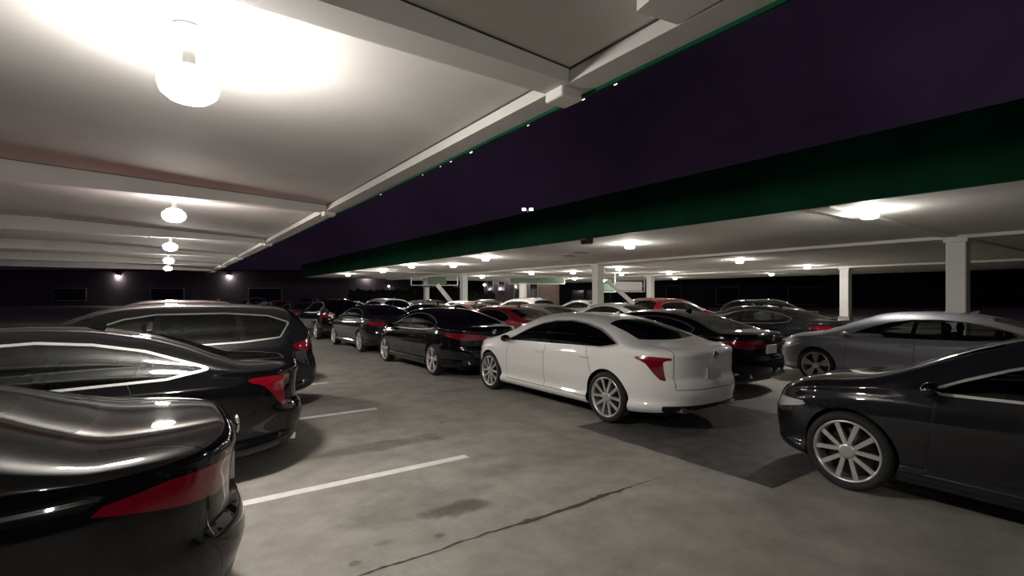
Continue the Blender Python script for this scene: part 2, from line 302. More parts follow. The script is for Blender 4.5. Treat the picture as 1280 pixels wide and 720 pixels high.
class Shell:
    """half body (y>=0) as attributed triangles: x y z nx ny nz t q qf"""
    def __init__(s, K):
        L, Wd = K['L'], K['W'] / 2; s.K = K; s.L = L
        zt, zs, zb = pchip(*zip(*K['top'])), pchip(*zip(*K['shoulder'])), pchip(*zip(*K['bottom']))
        e = (np.linspace(0, 1, 18)[:-1] ** 2.1) * .55
        xs = np.concatenate([e, np.linspace(.55, L - .6, 96), L - .6 * (np.linspace(1, 0, 20)[1:] ** 2.1)])
        rr, pr, rf, pf = K['plan']
        ys = Wd * np.where(xs < rr, (1 - np.clip(1 - xs / rr, 0, 1) ** pr) ** (1 / pr), np.where(xs > L - rf, (1 - np.clip(1 - (L - xs) / rf, 0, 1) ** pf) ** (1 / pf), 1))
        ys = np.maximum(ys, 1e-4)
        prof = pchip(*zip(*K.get('prof', ((0, .93), (.06, .982), (.12, .990), (.21, .955), (.5, .992), (.72, 1.0), (.88, .99), (1, .957)))))
        nl, nu = 26, 30; v = np.linspace(0, 1, nl); th = np.linspace(0, 1, nu + 1)[1:]
        X, Z, Y, T = [], [], [], []
        dxr = pchip(*zip(*K['rear_dx'])); dxf = pchip(*zip(*K['front_dx']))
        seg = np.hypot(np.diff(xs), np.diff(ys)); arc = np.concatenate([[0], np.cumsum(seg)])
        i1 = np.argmin(abs(xs - 1.0)); q = arc - arc[i1] + xs[i1]; i2 = np.argmin(abs(xs - (L - 1.2))); qf = arc - arc[i2] + xs[i2]
        for i, x in enumerate(xs):
            a, b_, c_ = float(zb(x)), float(zs(x)), float(zt(x)); c_ = max(c_, b_ + .004); h = c_ - b_
            z1 = a + (b_ - a) * v; y1 = ys[i] * prof(v)
            cab = float(smooth(.14, .34, h)); y0 = y1[-1]
            ang = th ** 1.0 * PI / 2; n = K['n_hood'] + (K['n_cab'] - K['n_hood']) * cab
            z2 = b_ + h * np.sin(ang) ** (2 / n); y2 = (y0 - K['ledge'] * cab * smooth(0, .10, th) * min(1, ys[i] / Wd) - K['tumble'] * cab * (z2 - b_)) * np.clip(np.cos(ang), 0, 1) ** (2 / n)
            z2 = z2 - K['crown'] * h * 0
            zz = np.concatenate([z1, z2]); yy = np.concatenate([y1, np.maximum(y2, 0)])
            wr, wf = max(0, 1 - x / .6) ** 1.6, max(0, 1 - (L - x) / .7) ** 1.6
            xx = x + wr * dxr(zz) + wf * dxf(zz)
            X.append(xx); Y.append(yy); Z.append(zz); T.append(np.concatenate([v - 1, th]))
        X, Y, Z, T = map(np.array, (X, Y, Z, T)); P = np.stack([X, Y, Z], -1)
        du, dv = np.gradient(P, axis=0), np.gradient(P, axis=1); N = np.cross(du, dv); ln = np.linalg.norm(N, axis=-1, keepdims=True)
        bad = ln[..., 0] < 1e-9; N = N / np.maximum(ln, 1e-12)
        sgn = np.sign(np.median(N[40:60, 10:20, 1])); N = N * sgn
        N[0], N[-1] = (-1, 0, .05), (1, 0, .05); N[:, -1, 1] = 0; N[bad] = (0, 0, 1)
        N[0], N[-1] = (-1, 0, .05), (1, 0, .05)
        N /= np.linalg.norm(N, axis=-1, keepdims=True)
        ni, nj = X.shape
        s.V = np.concatenate([P, N, T[..., None], np.repeat(q[:, None], nj, 1)[..., None], np.repeat(qf[:, None], nj, 1)[..., None]], -1).reshape(-1, 9)
        idx = np.arange(ni * nj).reshape(ni, nj); a, b_, c_, d = idx[:-1, :-1], idx[1:, :-1], idx[1:, 1:], idx[:-1, 1:]
        F = np.concatenate([np.stack([a, b_, c_], -1).reshape(-1, 3), np.stack([a, c_, d], -1).reshape(-1, 3)])
        p = s.V[:, :3]; nn = np.cross(p[F[:, 1]] - p[F[:, 0]], p[F[:, 2]] - p[F[:, 0]]); keep = np.linalg.norm(nn, axis=1) > 1e-10
        F, nn = F[keep], nn[keep]; flip = (nn * s.V[F, 3:6].sum(1)).sum(1) < 0; F[flip] = F[flip][:, ::-1]
        s.F = F; s.lab = np.zeros(len(F), int); s.names = ['body']
        s.grid = (xs, X, Y, Z)
    def cut(s, name, field, frm=('body',)):
        """split triangles of the given labels along field==0; the negative side becomes `name`"""
        if name not in s.names: s.names.append(name)
        k = s.names.index(name); src = [s.names.index(n) for n in frm if n in s.names]
        V = s.V; fv = field(V); fv = np.where(abs(fv) < 1e-6, 1e-6, fv)
        sel = np.isin(s.lab, src); sg = (fv[s.F] < 0).sum(1)
        s.lab[sel & (sg == 3)] = k
        todo = np.where(sel & (sg > 0) & (sg < 3))[0]
        newV, cache, newF, newL = [], {}, [], []; n0 = len(V)
        def mid(a, b):
            key = (a, b) if a < b else (b, a)
            if key not in cache:
                t = fv[a] / (fv[a] - fv[b]); cache[key] = n0 + len(newV); newV.append(V[a] * (1 - t) + V[b] * t)
            return cache[key]
        for fi in todo:
            tri = list(s.F[fi]); neg = [fv[i] < 0 for i in tri]; one = neg.index(True) if sum(neg) == 1 else neg.index(False)
            a, b, c = tri[one], tri[(one + 1) % 3], tri[(one + 2) % 3]; ab, ac = mid(a, b), mid(a, c); solo_neg = sum(neg) == 1; old = s.lab[fi]
            newF += [(a, ab, ac), (ab, b, c), (ab, c, ac)]; newL += [k if solo_neg else old] + [old if solo_neg else k] * 2
        if newV: s.V = np.concatenate([V, np.array(newV)])
        keep = np.ones(len(s.F), bool); keep[todo] = False
        s.F = np.concatenate([s.F[keep], np.array(newF, int).reshape(-1, 3)]); s.lab = np.concatenate([s.lab[keep], np.array(newL, int)])
    def surf_y(s, x, z):
        xs, X, Y, Z = s.grid; i = int(np.argmin(abs(xs - x))); m = np.argmax(Z[i]); o = np.argsort(Z[i]); return float(np.interp(z, Z[i][o], Y[i][o]))
    def part(s, name, mat, side=0, offset=0, flipn=False, sel=None):
        """mesh of a label: side 0 both halves, 1 left, -1 right"""
        if name not in s.names: return None
        F = s.F[(s.lab == s.names.index(name))] if sel is None else s.F[sel]
        if not len(F): return None
        u, inv = np.unique(F, return_inverse=True); F = inv.reshape(-1, 3); V = s.V[u]; P = V[:, :3] + V[:, 3:6] * offset; N = V[:, 3:6].copy()
        P[:, 0] -= s.L / 2
        if flipn: F = F[:, ::-1]; N = -N
        mir = np.array((1, -1, 1)); PP, NN, FF = [], [], []
        if side >= 0: PP.append(P); NN.append(N); FF.append(F)
        if side <= 0: FF.append(F[:, ::-1] + (len(P) if side == 0 else 0)); PP.append(P * mir); NN.append(N * mir)
        P, N, F = np.concatenate(PP), np.concatenate(NN), np.concatenate(FF)
        me = bpy.data.meshes.new(name); me.from_pydata(P.tolist(), [], F.tolist()); me.update()
        me.polygons.foreach_set('use_smooth', [True] * len(F)); me.normals_split_custom_set_from_vertices(N.tolist())
        if mat: me.materials.append(mat)
        return me

def wheel_meshes(r, style):
    wd = .115; rr = r * .775
    t = MB(); t.lathe([(rr, -wd * .75), (rr + .012, -wd), (r - .03, -wd * 1.02), (r - .006, -wd * .8), (r, -wd * .5), (r, wd * .5), (r - .006, wd * .8), (r - .03, wd * 1.02), (rr + .012, wd), (rr, wd * .75)], 44, 'y')
    m = MB(); m.lathe([(rr + .004, wd * .72), (rr + .006, wd * .93), (rr - .014, wd * .93), (rr - .022, wd * .55), (rr - .03, -wd * .7)], 44, 'y')
    def spoke(a, w0, w1, r0, r1, y0, y1, tw=0.0):
        ca, sa = math.cos(a), math.sin(a); cb, sb = math.cos(a + tw), math.sin(a + tw); c = []
        for dy in (-.022, 0):
            for (rad, w, yy, cc, ss) in ((r0, w0, y0, ca, sa), (r1, w1, y1, cb, sb)):
                for sg in ((-1, 1) if rad == r0 else (1, -1)):
                    c.append((cc * rad - ss * w * sg, yy + dy, ss * rad + cc * w * sg))
        m.hexa(c)
    n = 5
    for k in range(n):
        a = 2 * PI * k / n + PI / 2
        if style == 'ten':
            for sg in (-1, 1): spoke(a + sg * .16, .017, .021, .05, rr - .008, wd * .80, wd * .82, sg * .17)
        elif style == 'fan':
            for sg in (-1, 1): spoke(a + sg * .07, .016, .034, .05, rr - .008, wd * .82, wd * .84, sg * .09)
        else:
            spoke(a, .034, .027, .04, rr - .008, wd * .80, wd * .82); spoke(a + .6, .012, .014, .04, rr - .008, wd * .74, wd * .76)
    m.lathe([(.070, wd * .35), (.068, wd * .84), (.05, wd * .9), (.001, wd * .92)], 20, 'y')
    d = MB(); d.lathe([(.001, wd * .12), (rr * .72, wd * .12), (rr * .74, wd * .02), (rr * .74, -.03), (.001, -.03)], 28, 'y')
    bk = MB(); bk.lathe([(.001, -wd * .3), (rr - .01, -wd * .3), (rr - .01, -wd * .32), (.001, -wd * .34)], 24, 'y')
    return {'wheel': t.mesh('wheel', M_RUB), 'rim': m.mesh('rim', M_RIM if style != 'fan' else M_RIMB), 'brake_disc': d.mesh('brake_disc', M_DISC), 'wheel_back': bk.mesh('wheel_back', M_BLK)}

class CarKind:
    def __init__(c, K):
        c.K = K; s = c.S = Shell(K); L = K['L']; ax = K['axles']; ra = K['arch']; rw = K['wheel_r']; c.parts = []
        for xa in ax: s.cut('gone', lambda V: np.where(V[:, 2] < 1.0, np.hypot(V[:, 0] - xa, V[:, 2] - rw) - ra, 1))
        # arch liners from the cut edge
        g = s.F[s.lab == s.names.index('gone')]; bd = s.F[s.lab == 0]
        edge = set(np.unique(g)) & set(np.unique(bd)); E = s.V[sorted(edge)]
        for xa in ax:
            e = E[abs(E[:, 0] - xa) < ra + .02]; o = np.argsort(np.arctan2(e[:, 2] - rw, e[:, 0] - xa)); e = e[o]
            ang = np.arctan2(e[:, 2] - rw, e[:, 0] - xa)
            # keep the run that goes over the wheel
            ang = np.where(ang < -PI / 2, ang + 2 * PI, ang); o = np.argsort(ang); e = e[o]
            for sd in (1, -1):
                b = MB(); rows = [[(p[0] - L / 2, sd * (p[1] - dy), p[2]) for p in e] for dy in (.0, .02, .27)]
                b.quadgrid(rows); xc = xa - L / 2; yb = sd * (K['W'] / 2 - .30)
                b.quadgrid([[(p[0] - L / 2, yb, p[2]) for p in e], [(xc, yb, rw * .6) for p in e]])
                c.add('wheel_arch', b.mesh('wheel_arch', M_BLK))
        sw = polysdf(K['side_win']); tr = .62
        side = lambda V: np.where((V[:, 6] > -.25) & (V[:, 6] < K['t_rail']), sw(V[:, 0], V[:, 2]), 1)
        s.cut('window_trim', lambda V: side(V) - .016)
        s.cut('glassrest', lambda V: side(V) + .004, ('window_trim',))
        bp = K['b_pillar']
        s.cut('pillar', lambda V: abs(V[:, 0] - bp[0] - (V[:, 2] - 1.1) * bp[2]) - bp[1], ('glassrest',))
        if 'c_pillar' in K:
            cp = K['c_pillar']; s.cut('pillar', lambda V: abs(V[:, 0] - cp[0] - (V[:, 2] - 1.1) * cp[2]) - cp[1], ('glassrest',))
        s.cut('front_window', lambda V: bp[0] + (V[:, 2] - 1.1) * bp[2] - V[:, 0], ('glassrest',))
        def rect(x0, x1, yl0, yl1, bow0, bow1):
            def f(V):
                x, y = V[:, 0], V[:, 1]; u = np.clip((x - x0) / (x1 - x0), 0, 1); yl = yl0 + (yl1 - yl0) * u
                d = np.maximum(np.maximum(x0 + bow0 * (y / .6) ** 2 - x, x - x1 - bow1 * (y / .6) ** 2), y - yl)
                return np.where(V[:, 6] > .12, d, 1)
            return f
        s.cut('rear_glass', rect(*K['rear_glass'])); s.cut('windshield', rect(*K['windshield']))
        tl = polysdf(K['tail']); s.cut('tail_light', lambda V: np.where(V[:, 0] < 1.2, tl(V[:, 7], V[:, 2]), 1))
        hl = polysdf(K['head']); s.cut('headlight', lambda V: np.where(V[:, 0] > L - 1.4, hl(V[:, 8] - L, V[:, 2]), 1))
        gr = polysdf(K['grille']); s.cut('grille', lambda V: np.where(V[:, 0] > L - .6, gr(V[:, 1], V[:, 2]), 1))
        s.cut('rear_diffuser', lambda V: np.where(V[:, 0] < .9, np.maximum(V[:, 2] - K['diff'][0], V[:, 7] - K['diff'][1]), 1))
        def band(name, g, m, w=.004):        # a thin gap along g == 0 where m < 0
            s.cut('tmp', lambda V: np.maximum(g(V) - w, m(V))); s.cut('body', lambda V: g(V) + w, ('tmp',))
            s.names.append(name); s.lab[s.lab == s.names.index('tmp')] = len(s.names) - 1
        MX = lambda *q: np.max(np.stack(q), 0)
        for gi, (xs_, sl) in enumerate(K['seams']):
            band('door_gap%d' % gi, lambda V: V[:, 0] - xs_ - (V[:, 2] - .7) * sl, lambda V: MX(V[:, 6] - .02, K['sill'] - V[:, 2]))
        band('sill_gap', lambda V: V[:, 2] - K['sill'], lambda V: MX(V[:, 6], V[:, 0] - K['seams'][0][0] - .05, K['seams'][-1][0] - .14 - V[:, 0]))
        tz = K['plate_z'] - .17
        band('trunk_gap', lambda V: V[:, 1] - .64, lambda V: MX(V[:, 0] - K['rear_glass'][0] + .04, tz - V[:, 2]))
        band('bumper_gap', lambda V: V[:, 2] - tz, lambda V: MX(V[:, 0] - .6, V[:, 1] - .644))
        body = s.part('body', None); body.materials.append(PAINT['white']); c.add('body', body, 'paint')
        lin = (s.lab == 0) & (s.V[s.F, 2].mean(1) > .55) & (s.V[s.F, 0].mean(1) > .5) & (s.V[s.F, 0].mean(1) < L - .75)
        c.add('interior_lining', s.part('body', M_DARK, offset=-.022, flipn=True, sel=lin))
        c.add('windshield', s.part('windshield', M_GLASS)); c.add('rear_window', s.part('rear_glass', K.get('rg', M_GLASS)))
        c.add('grille', s.part('grille', M_GLOSSBLK)); c.add('rear_diffuser', s.part('rear_diffuser', M_BLK))
        for sd in (1, -1):
            c.add('front_side_window', s.part('front_window', M_GLASS, sd)); c.add('rear_side_window', s.part('glassrest', K.get('rs', M_GLASS), sd))
            c.add('window_trim', s.part('window_trim', K.get('trim', M_TRIM), sd, .003)); c.add('door_pillar', s.part('pillar', M_GLOSSBLK, sd))
            c.add('tail_light', s.part('tail_light', M_RED, sd, .002)); c.add('headlight', s.part('headlight', M_LENS, sd, .002)); [c.add('panel_gap', s.part(g_, M_BLK, sd, -.002)) for g_ in ('door_gap0', 'door_gap1', 'door_gap2', 'sill_gap', 'trunk_gap', 'bumper_gap')]
        # handles, mirrors
        for sd in (1, -1):
            for hx, hz in K['handles']:
                y = s.surf_y(hx, hz); b = MB(); b.ell((0, 0, 0), (.105, .022, .016), 14, 8)
                c.add('door_handle', b.mesh('door_handle', None), K.get('handle', 'paint'), (hx - L / 2, sd * (y + .010), hz))
            mx, mz = K['mirror']; y = s.surf_y(mx, mz)
            b = MB(); b.ell((0, sd * .085, .03), (.06, .095, .062), 14, 10); b.bar((0, sd * -.03, -.02), (0, sd * .05, .01), .05, .025)
            c.add('wing_mirror', b.mesh('wing_mirror', None), K.get('mirror_mat', 'paint'), (mx - L / 2, sd * y, mz))
        # underbody and cabin
        b = MB(); b.box(.35 - L / 2, L / 2 - .35, -.58, .58, .17, .50)
        b.box(ax[0] + ra + .03 - L / 2, ax[1] - ra - .03 - L / 2, -K['W'] / 2 + .10, K['W'] / 2 - .10, .185, .46)
        c.add('underbody', b.mesh('underbody', M_BLK))
        bx = K['b_pillar'][0] - L / 2
        for sd in (1, -1):
            b = MB(); b.rbox(bx - .12, bx + .42, sd * .38 - .24, sd * .38 + .24, .46, .62, .05); b.hexa([(bx - .22, sd * .38 - .22, .55), (bx - .05, sd * .38 - .22, .55), (bx - .05, sd * .38 + .22, .55), (bx - .22, sd * .38 + .22, .55), (bx - .36, sd * .38 - .19, 1.06), (bx - .26, sd * .38 - .19, 1.06), (bx - .26, sd * .38 + .19, 1.06), (bx - .36, sd * .38 + .19, 1.06)])
            b.ell((bx - .35, sd * .38, 1.15), (.055, .13, .095), 12, 8); c.add('seat', b.mesh('seat', M_SEAT), lod=1)
        rx = K['rear_seat'] - L / 2; b = MB(); b.hexa([(rx - .05, -.6, .5), (rx + .12, -.6, .5), (rx + .12, .6, .5), (rx - .05, .6, .5), (rx - .25, -.58, 1.0), (rx - .13, -.58, 1.0), (rx - .13, .58, 1.0), (rx - .25, .58, 1.0)])
        for yy in (-.35, .35): b.ell((rx - .2, yy, 1.08), (.05, .13, .08), 12, 8)
        c.add('rear_bench', b.mesh('rear_bench', M_SEAT), lod=1)
        dx = K['windshield'][1] - L / 2; b = MB(); b.rbox(dx - .62, dx - .10, -.66, .66, .62, .93, .05);
        c.add('dashboard', b.mesh('dashboard', M_DARK), lod=1)
        # plates, exhaust, badge
        pz = K['plate_z']; x0 = float(pchip(*zip(*K['rear_dx']))(pz)); b = MB(); b.rbox(x0 - L / 2 - .022, x0 - L / 2 + .03, -.155, .155, pz - .078, pz + .078, .006); c.add('number_plate', b.mesh('number_plate', M_PLATE))
        bz = K['badge_z']; x0 = float(pchip(*zip(*K['rear_dx']))(bz)); b = MB(); b.lathe([(.045, .0), (.055, -.012), (.04, -.02), (.001, -.02)], 18, 'y'); c.add('badge', b.mesh('badge', M_CHROME), None, (x0 - L / 2 + .004, 0, bz), (0, 0, -PI / 2))
        for sd in (1, -1):
            ez = K['diff'][0] - .055; b = MB(); b.hexa([(.34 - L/2, sd*.46-.085, ez-.03), (.34 - L/2, sd*.46+.085, ez-.03), (.34 - L/2, sd*.46+.085, ez+.03), (.34 - L/2, sd*.46-.085, ez+.03), (.085 - L/2, sd*.46-.09, ez-.032), (.105 - L/2, sd*.46+.09, ez-.032), (.105 - L/2, sd*.46+.10, ez+.032), (.085 - L/2, sd*.46-.10, ez+.032)])
            c.add('exhaust_tip', b.mesh('exhaust_tip', M_CHROME), lod=1)
        rt = pchip(*zip(*K['top'])); xf = K['fin']; b = MB(); zf = float(rt(xf)); b.hexa([(xf-.09-L/2, -.025, zf-.02), (xf+.09-L/2, -.018, zf-.02), (xf+.09-L/2, .018, zf-.02), (xf-.09-L/2, .025, zf-.02), (xf-.09-L/2, -.006, zf+.055), (xf-.04-L/2, -.005, zf+.05), (xf-.04-L/2, .005, zf+.05), (xf-.09-L/2, .006, zf+.055)])
        c.add('roof_antenna', b.mesh('roof_antenna', None), 'paint')
        c.wm = wheel_meshes(rw, K['wheel'])
    def add(c, name, me, mat=None, loc=None, rot=None, lod=0):
        if me: 
            if not me.materials: me.materials.append(None)
            c.parts.append((name, me, mat, loc, rot, lod))
    def make(c, name, x, y, heading, colour, label, cat='car', group='parked cars', detail=2):
        K = c.K; r = empty(name, (x, y, 0), heading); tag(r, label, cat, group)
        for nm, me, mat, loc, rot, lod in c.parts:
            if lod >= detail: continue
            o = link(nm, me, r, loc, rot)
            if nm == 'panel_gap': o['kind'] = 'stuff'
            m = PAINT[colour] if mat == 'paint' else (mat if mat else None)
            if m: o.material_slots[0].link = 'OBJECT'; o.material_slots[0].material = m
        for xa in K['axles']:
            for sd in (1, -1):
                w = link('wheel', c.wm['wheel'], r, (xa - K['L'] / 2, sd * (K['W'] / 2 - .13), K['wheel_r']), (0, 0, 0 if sd > 0 else PI))
                link('rim', c.wm['rim'], w)
                if detail > 1: link('brake_disc', c.wm['brake_disc'], w); link('wheel_back', c.wm['wheel_back'], w)
        return r

KA = dict(L=4.92, W=1.88, axles=(1.07, 4.02), wheel_r=.345, arch=.385, wheel='ten',
    top=((0, .93), (.03, 1.0), (.09, 1.055), (.3, 1.075), (.58, 1.095), (.75, 1.145), (1.05, 1.265), (1.4, 1.365), (1.8, 1.43), (2.25, 1.452), (2.6, 1.442), (2.95, 1.405), (3.2, 1.335), (3.95, 1.02), (4.1, .99), (4.45, .94), (4.72, .86), (4.86, .76), (4.92, .66)),
    shoulder=((0, .90), (.2, .955), (.6, .985), (1.3, .985), (2.2, .955), (3.2, .925), (3.9, .885), (4.4, .82), (4.75, .72), (4.92, .60)),
    bottom=((0, .30), (.3, .255), (.7, .225), (1.5, .20), (3.5, .195), (4.3, .20), (4.7, .20), (4.92, .24)),
    plan=(.95, 2.7, 1.15, 2.5), rear_dx=((.2, .06), (.35, .02), (.5, -.03), (.6, -.01), (.7, .05), (.9, .03), (1.0, 0), (1.1, 0)), front_dx=((.15, -.08), (.3, .0), (.5, .02), (.7, -.03), (.9, -.1)),
    n_hood=3.2, n_cab=3.3, ledge=.035, tumble=.31, crown=0, t_rail=.62,
    side_win=((3.46, .955), (3.25, 1.06), (3.0, 1.165), (2.7, 1.265), (2.4, 1.318), (2.05, 1.335), (1.7, 1.305), (1.35, 1.235), (.90, 1.075), (1.20, 1.015), (2.2, .985)),
    b_pillar=(2.43, .035, -.12), rear_glass=(.66, 1.44, .60, .53, .10, -.10), windshield=(3.12, 3.90, .54, .70, -.06, -.14),
    tail=((.63, .95), (.40, .958), (.10, .945), (.09, .915), (.20, .90), (.15, .66), (.205, .65), (.30, .74), (.43, .88), (.55, .915)),
    head=((-.55, .72), (-.1, .70), (.15, .62), (.15, .56), (-.15, .60), (-.5, .68)), grille=((-.1, .30), (.32, .34), (.40, .58), (-.1, .60)),
    diff=(.345, .22), seams=((3.42, -.12), (2.40, -.06), (1.36, .35)), sill=.30, trunk=None, handles=((2.50, .842), (1.47, .862)), mirror=(3.42, .955), mirror_mat=M_GLOSSBLK,
    rear_seat=1.55, plate_z=.72, badge_z=.96, fin=1.75, rs=M_GLASSD, handle='paint')
KB = dict(KA, tumble=.22, n_cab=3.6, trim=M_TRIMD, L=4.88, W=1.85, axles=(1.10, 3.925), wheel_r=.335, arch=.372, wheel='fan',
    top=((0, .94), (.03, 1.02), (.08, 1.075), (.3, 1.09), (.55, 1.10), (.72, 1.14), (1.05, 1.25), (1.4, 1.345), (1.8, 1.415), (2.25, 1.44), (2.6, 1.43), (2.95, 1.39), (3.2, 1.315), (3.9, 1.03), (4.05, 1.0), (4.45, .94), (4.70, .86), (4.82, .76), (4.88, .64)),
    shoulder=((0, .91), (.2, .965), (.6, .99), (1.3, .975), (2.2, .935), (3.2, .92), (3.9, .885), (4.4, .82), (4.72, .72), (4.88, .58)),
    side_win=((3.42, .95), (3.2, 1.06), (2.95, 1.16), (2.7, 1.245), (2.4, 1.30), (2.05, 1.315), (1.7, 1.29), (1.35, 1.225), (1.02, 1.12), (1.10, 1.03), (1.5, .985), (2.2, .965)),
    b_pillar=(2.35, .035, -.12), rear_glass=(.62, 1.45, .62, .54, .10, -.10), windshield=(3.10, 3.86, .54, .70, -.06, -.14),
    tail=((.64, .915), (.3, .955), (-.1, .935), (-.48, .885), (-.48, .82), (.0, .80), (.22, .83)), head=((-.7, .76), (-.2, .74), (.05, .66), (.0, .60), (-.4, .66)),
    diff=(.40, .10), seams=((3.38, -.12), (2.32, -.06), (1.36, .30)), handles=((2.42, .83), (1.46, .85)), mirror=(3.38, .955), mirror_mat='paint', rear_seat=1.55, plate_z=.79, badge_z=.98, rs=M_GLASS, handle='paint')
KS = dict(KA, L=4.62, W=1.86, axles=(.98, 3.69), wheel_r=.35, arch=.395, wheel='five',
    top=((0, 1.02), (.03, 1.12), (.10, 1.22), (.25, 1.40), (.40, 1.52), (.6, 1.565), (1.2, 1.60), (1.9, 1.61), (2.4, 1.585), (2.7, 1.53), (2.95, 1.44), (3.6, 1.13), (3.75, 1.10), (4.2, 1.03), (4.45, .93), (4.57, .82), (4.62, .70)),
    shoulder=((0, .98), (.2, 1.04), (.6, 1.05), (1.3, 1.03), (2.2, 1.0), (3.0, .985), (3.6, .96), (4.1, .90), (4.45, .80), (4.62, .66)),
    bottom=((0, .36), (.3, .30), (.7, .26), (1.5, .23), (3.3, .225), (4.0, .23), (4.4, .24), (4.62, .30)), plan=(.85, 3.0, 1.0, 2.6),
    tumble=.34, side_win=((3.2, 1.02), (2.95, 1.17), (2.7, 1.31), (2.45, 1.405), (2.1, 1.46), (1.3, 1.465), (.75, 1.42), (.48, 1.32), (.62, 1.12), (1.1, 1.075), (2.2, 1.04)),
    b_pillar=(2.12, .04, -.10), c_pillar=(1.10, .04, .15), rear_glass=(.11, .44, .60, .56, .02, -.02), windshield=(2.83, 3.58, .56, .72, -.05, -.12),
    tail=((.45, 1.0), (.2, 1.06), (-.25, 1.04), (-.25, .94), (.1, .88), (.38, .92)), head=((-.65, .86), (-.2, .84), (.05, .76), (.0, .70), (-.4, .76)), grille=((-.1, .42), (.34, .44), (.42, .70), (-.1, .72)),
    rear_dx=((.2, .05), (.4, .0), (.55, -.03), (.7, -.01), (.85, .04), (1.1, .05), (1.4, .03)), diff=(.46, .25), seams=((3.12, -.10), (2.10, -.05), (1.12, .25)), sill=.36, trunk=None, handles=((2.22, .92), (1.26, .94)), mirror=(3.12, 1.03), mirror_mat='paint', rear_seat=1.35, plate_z=.88, badge_z=1.04, fin=.75, handle='paint')
A, B, U = CarKind(KA), CarKind(KB), CarKind(KS)
N_, Wt, E_ = PI / 2, PI, 0.0
# the row in the drive lane
A.make('sedan', 5.83, 6.20, N_, 'white', 'white sedan with ten-spoke wheels and upright red tail light, nearest in view', group='cars in the front row')
B.make('sedan', 5.64, 11.16, N_, 'black', 'glossy black sedan with fan-spoke alloy wheels, just ahead of the white sedan', group='cars in the front row')
B.make('sedan', 5.80, 16.56, N_, 'charcoal', 'dark charcoal car in front of the glossy black sedan at the left', group='cars in the front row')
A.make('sedan', 5.86, .35, N_, 'charcoal', 'dark charcoal sedan following the white sedan at the right edge', group='cars in the front row')
FRONT = [(U, 21.9, 'black', 'black sport utility ahead of the charcoal car in the front row'), (B, 27.4, 'charcoal', 'charcoal sedan far along the front row'), (A, 33.0, 'maroon', 'maroon sedan far along the front row'), (B, 38.4, 'black', 'black sedan near the far end of the front row'), (U, 43.8, 'grey', 'grey sport utility at the far end of the front row')]
for k, y, c_, lb in FRONT: k.make('sedan' if k is not U else 'sport_utility', 5.8, y, N_, c_, lb, group='cars in the front row', detail=1)
BACK = [(B, 8.75, 6.95, 'black', 'black sedan in the second row, directly behind the white sedan'), (B, 8.65, 12.75, 'red', 'dark red car between the black sedan and the white sedan'), (B, 8.7, 18.2, 'black', 'black car whose roof shows behind the glossy black sedan'), (U, 8.75, 23.7, 'white', 'white sport utility at the left behind the charcoal car'),
        (A, 8.7, 29.2, 'silver', 'silver sedan far left in the second row'), (B, 8.7, 34.8, 'charcoal', 'charcoal sedan far left in the second row'), (U, 8.7, 40.2, 'black', 'black sport utility at the end of the second row'),
        (B, 11.4, 14.7, 'grey', 'grey sedan behind the dark red car'), (B, 11.5, 20.0, 'maroon', 'maroon sedan with pale roof sheen behind the black sedan'), (A, 11.5, 25.6, 'black', 'black sedan in the third row left of the maroon one'), (B, 11.5, 31.0, 'silver', 'silver sedan in the third row far left'), (B, 11.6, 3.2, 'grey', 'grey sedan in the third row at the right'),
        (U, 14.3, 19.8, 'white', 'white sport utility in the middle behind the dark red car'), (A, 14.4, 26.0, 'white', 'white sedan roof beside the square white column'), (A, 14.5, 13.9, 'silver', 'silver sedan right of the grey one, before the thick column'), (B, 14.5, 8.0, 'charcoal', 'charcoal sedan behind the silver roof at the right'), (B, 14.4, 31.6, 'grey', 'grey sedan in the fourth row at the left'),
        (A, 17.3, 22.8, 'blue', 'dark blue sedan right of the white sport utility in the middle'), (B, 17.2, 28.2, 'silver', 'silver sedan in the fifth row left'), (B, 17.3, 36.0, 'charcoal', 'charcoal sedan in the fifth row far left'),
        (A, 22.4, 18.0, 'white', 'white sedan behind the thick column and left of the bright red car'), (B, 22.4, 24.0, 'silver', 'silver sedan deep under the canopy left of the thick column'), (U, 22.4, 30.0, 'grey', 'grey sport utility deep under the canopy'), (A, 22.4, 36.0, 'white', 'white sedan deep under the canopy by the square column'), (B, 22.4, 12.2, 'black', 'black sedan deep under the canopy at the right'),
        (U, 26.0, 22.0, 'maroon', 'maroon sport utility far behind the bright red car'), (B, 26.0, 28.0, 'black', 'black sedan far under the canopy'), (B, 26.0, 34.0, 'silver', 'silver sedan far under the canopy by the tan wall')]
for k, x, y, c_, lb in BACK: k.make('sedan' if k is not U else 'sport_utility', x, y, N_, c_, lb, group='cars under the far canopy', detail=2 if x < 12 else 1)
U.make('sport_utility', 18.3, 13.75, E_, 'bright_red', 'bright red high-roofed car parked crosswise at the right under the far canopy', group='cars under the far canopy', detail=1)
U.make('sport_utility', 18.3, 9.6, E_, 'charcoal', 'charcoal sport utility parked crosswise beside the bright red car', group='cars under the far canopy', detail=1)
LEFT = [(B, -2.10, 3.28, 'black', 'black sedan in the nearest left stall, tail to the lane'), (A, -1.25, 6.03, 'black', 'second black sedan in the left stalls, tail to the lane'), (U, -.30, 8.80, 'charcoal', 'charcoal sport utility in the third left stall'), (B, -.4, 11.55, 'red', 'red sedan in the fourth left stall'), (A, -.4, 14.3, 'black', 'black sedan beyond the red one in the left stalls'), (U, -.3, 17.07, 'maroon', 'maroon sport utility in the left stalls'), (B, -.4, 19.8, 'charcoal', 'charcoal sedan far along the left stalls'), (A, -.4, 22.6, 'white', 'white sedan far along the left stalls'), (B, -.4, 25.35, 'black', 'black sedan at the far end of the left stalls')]
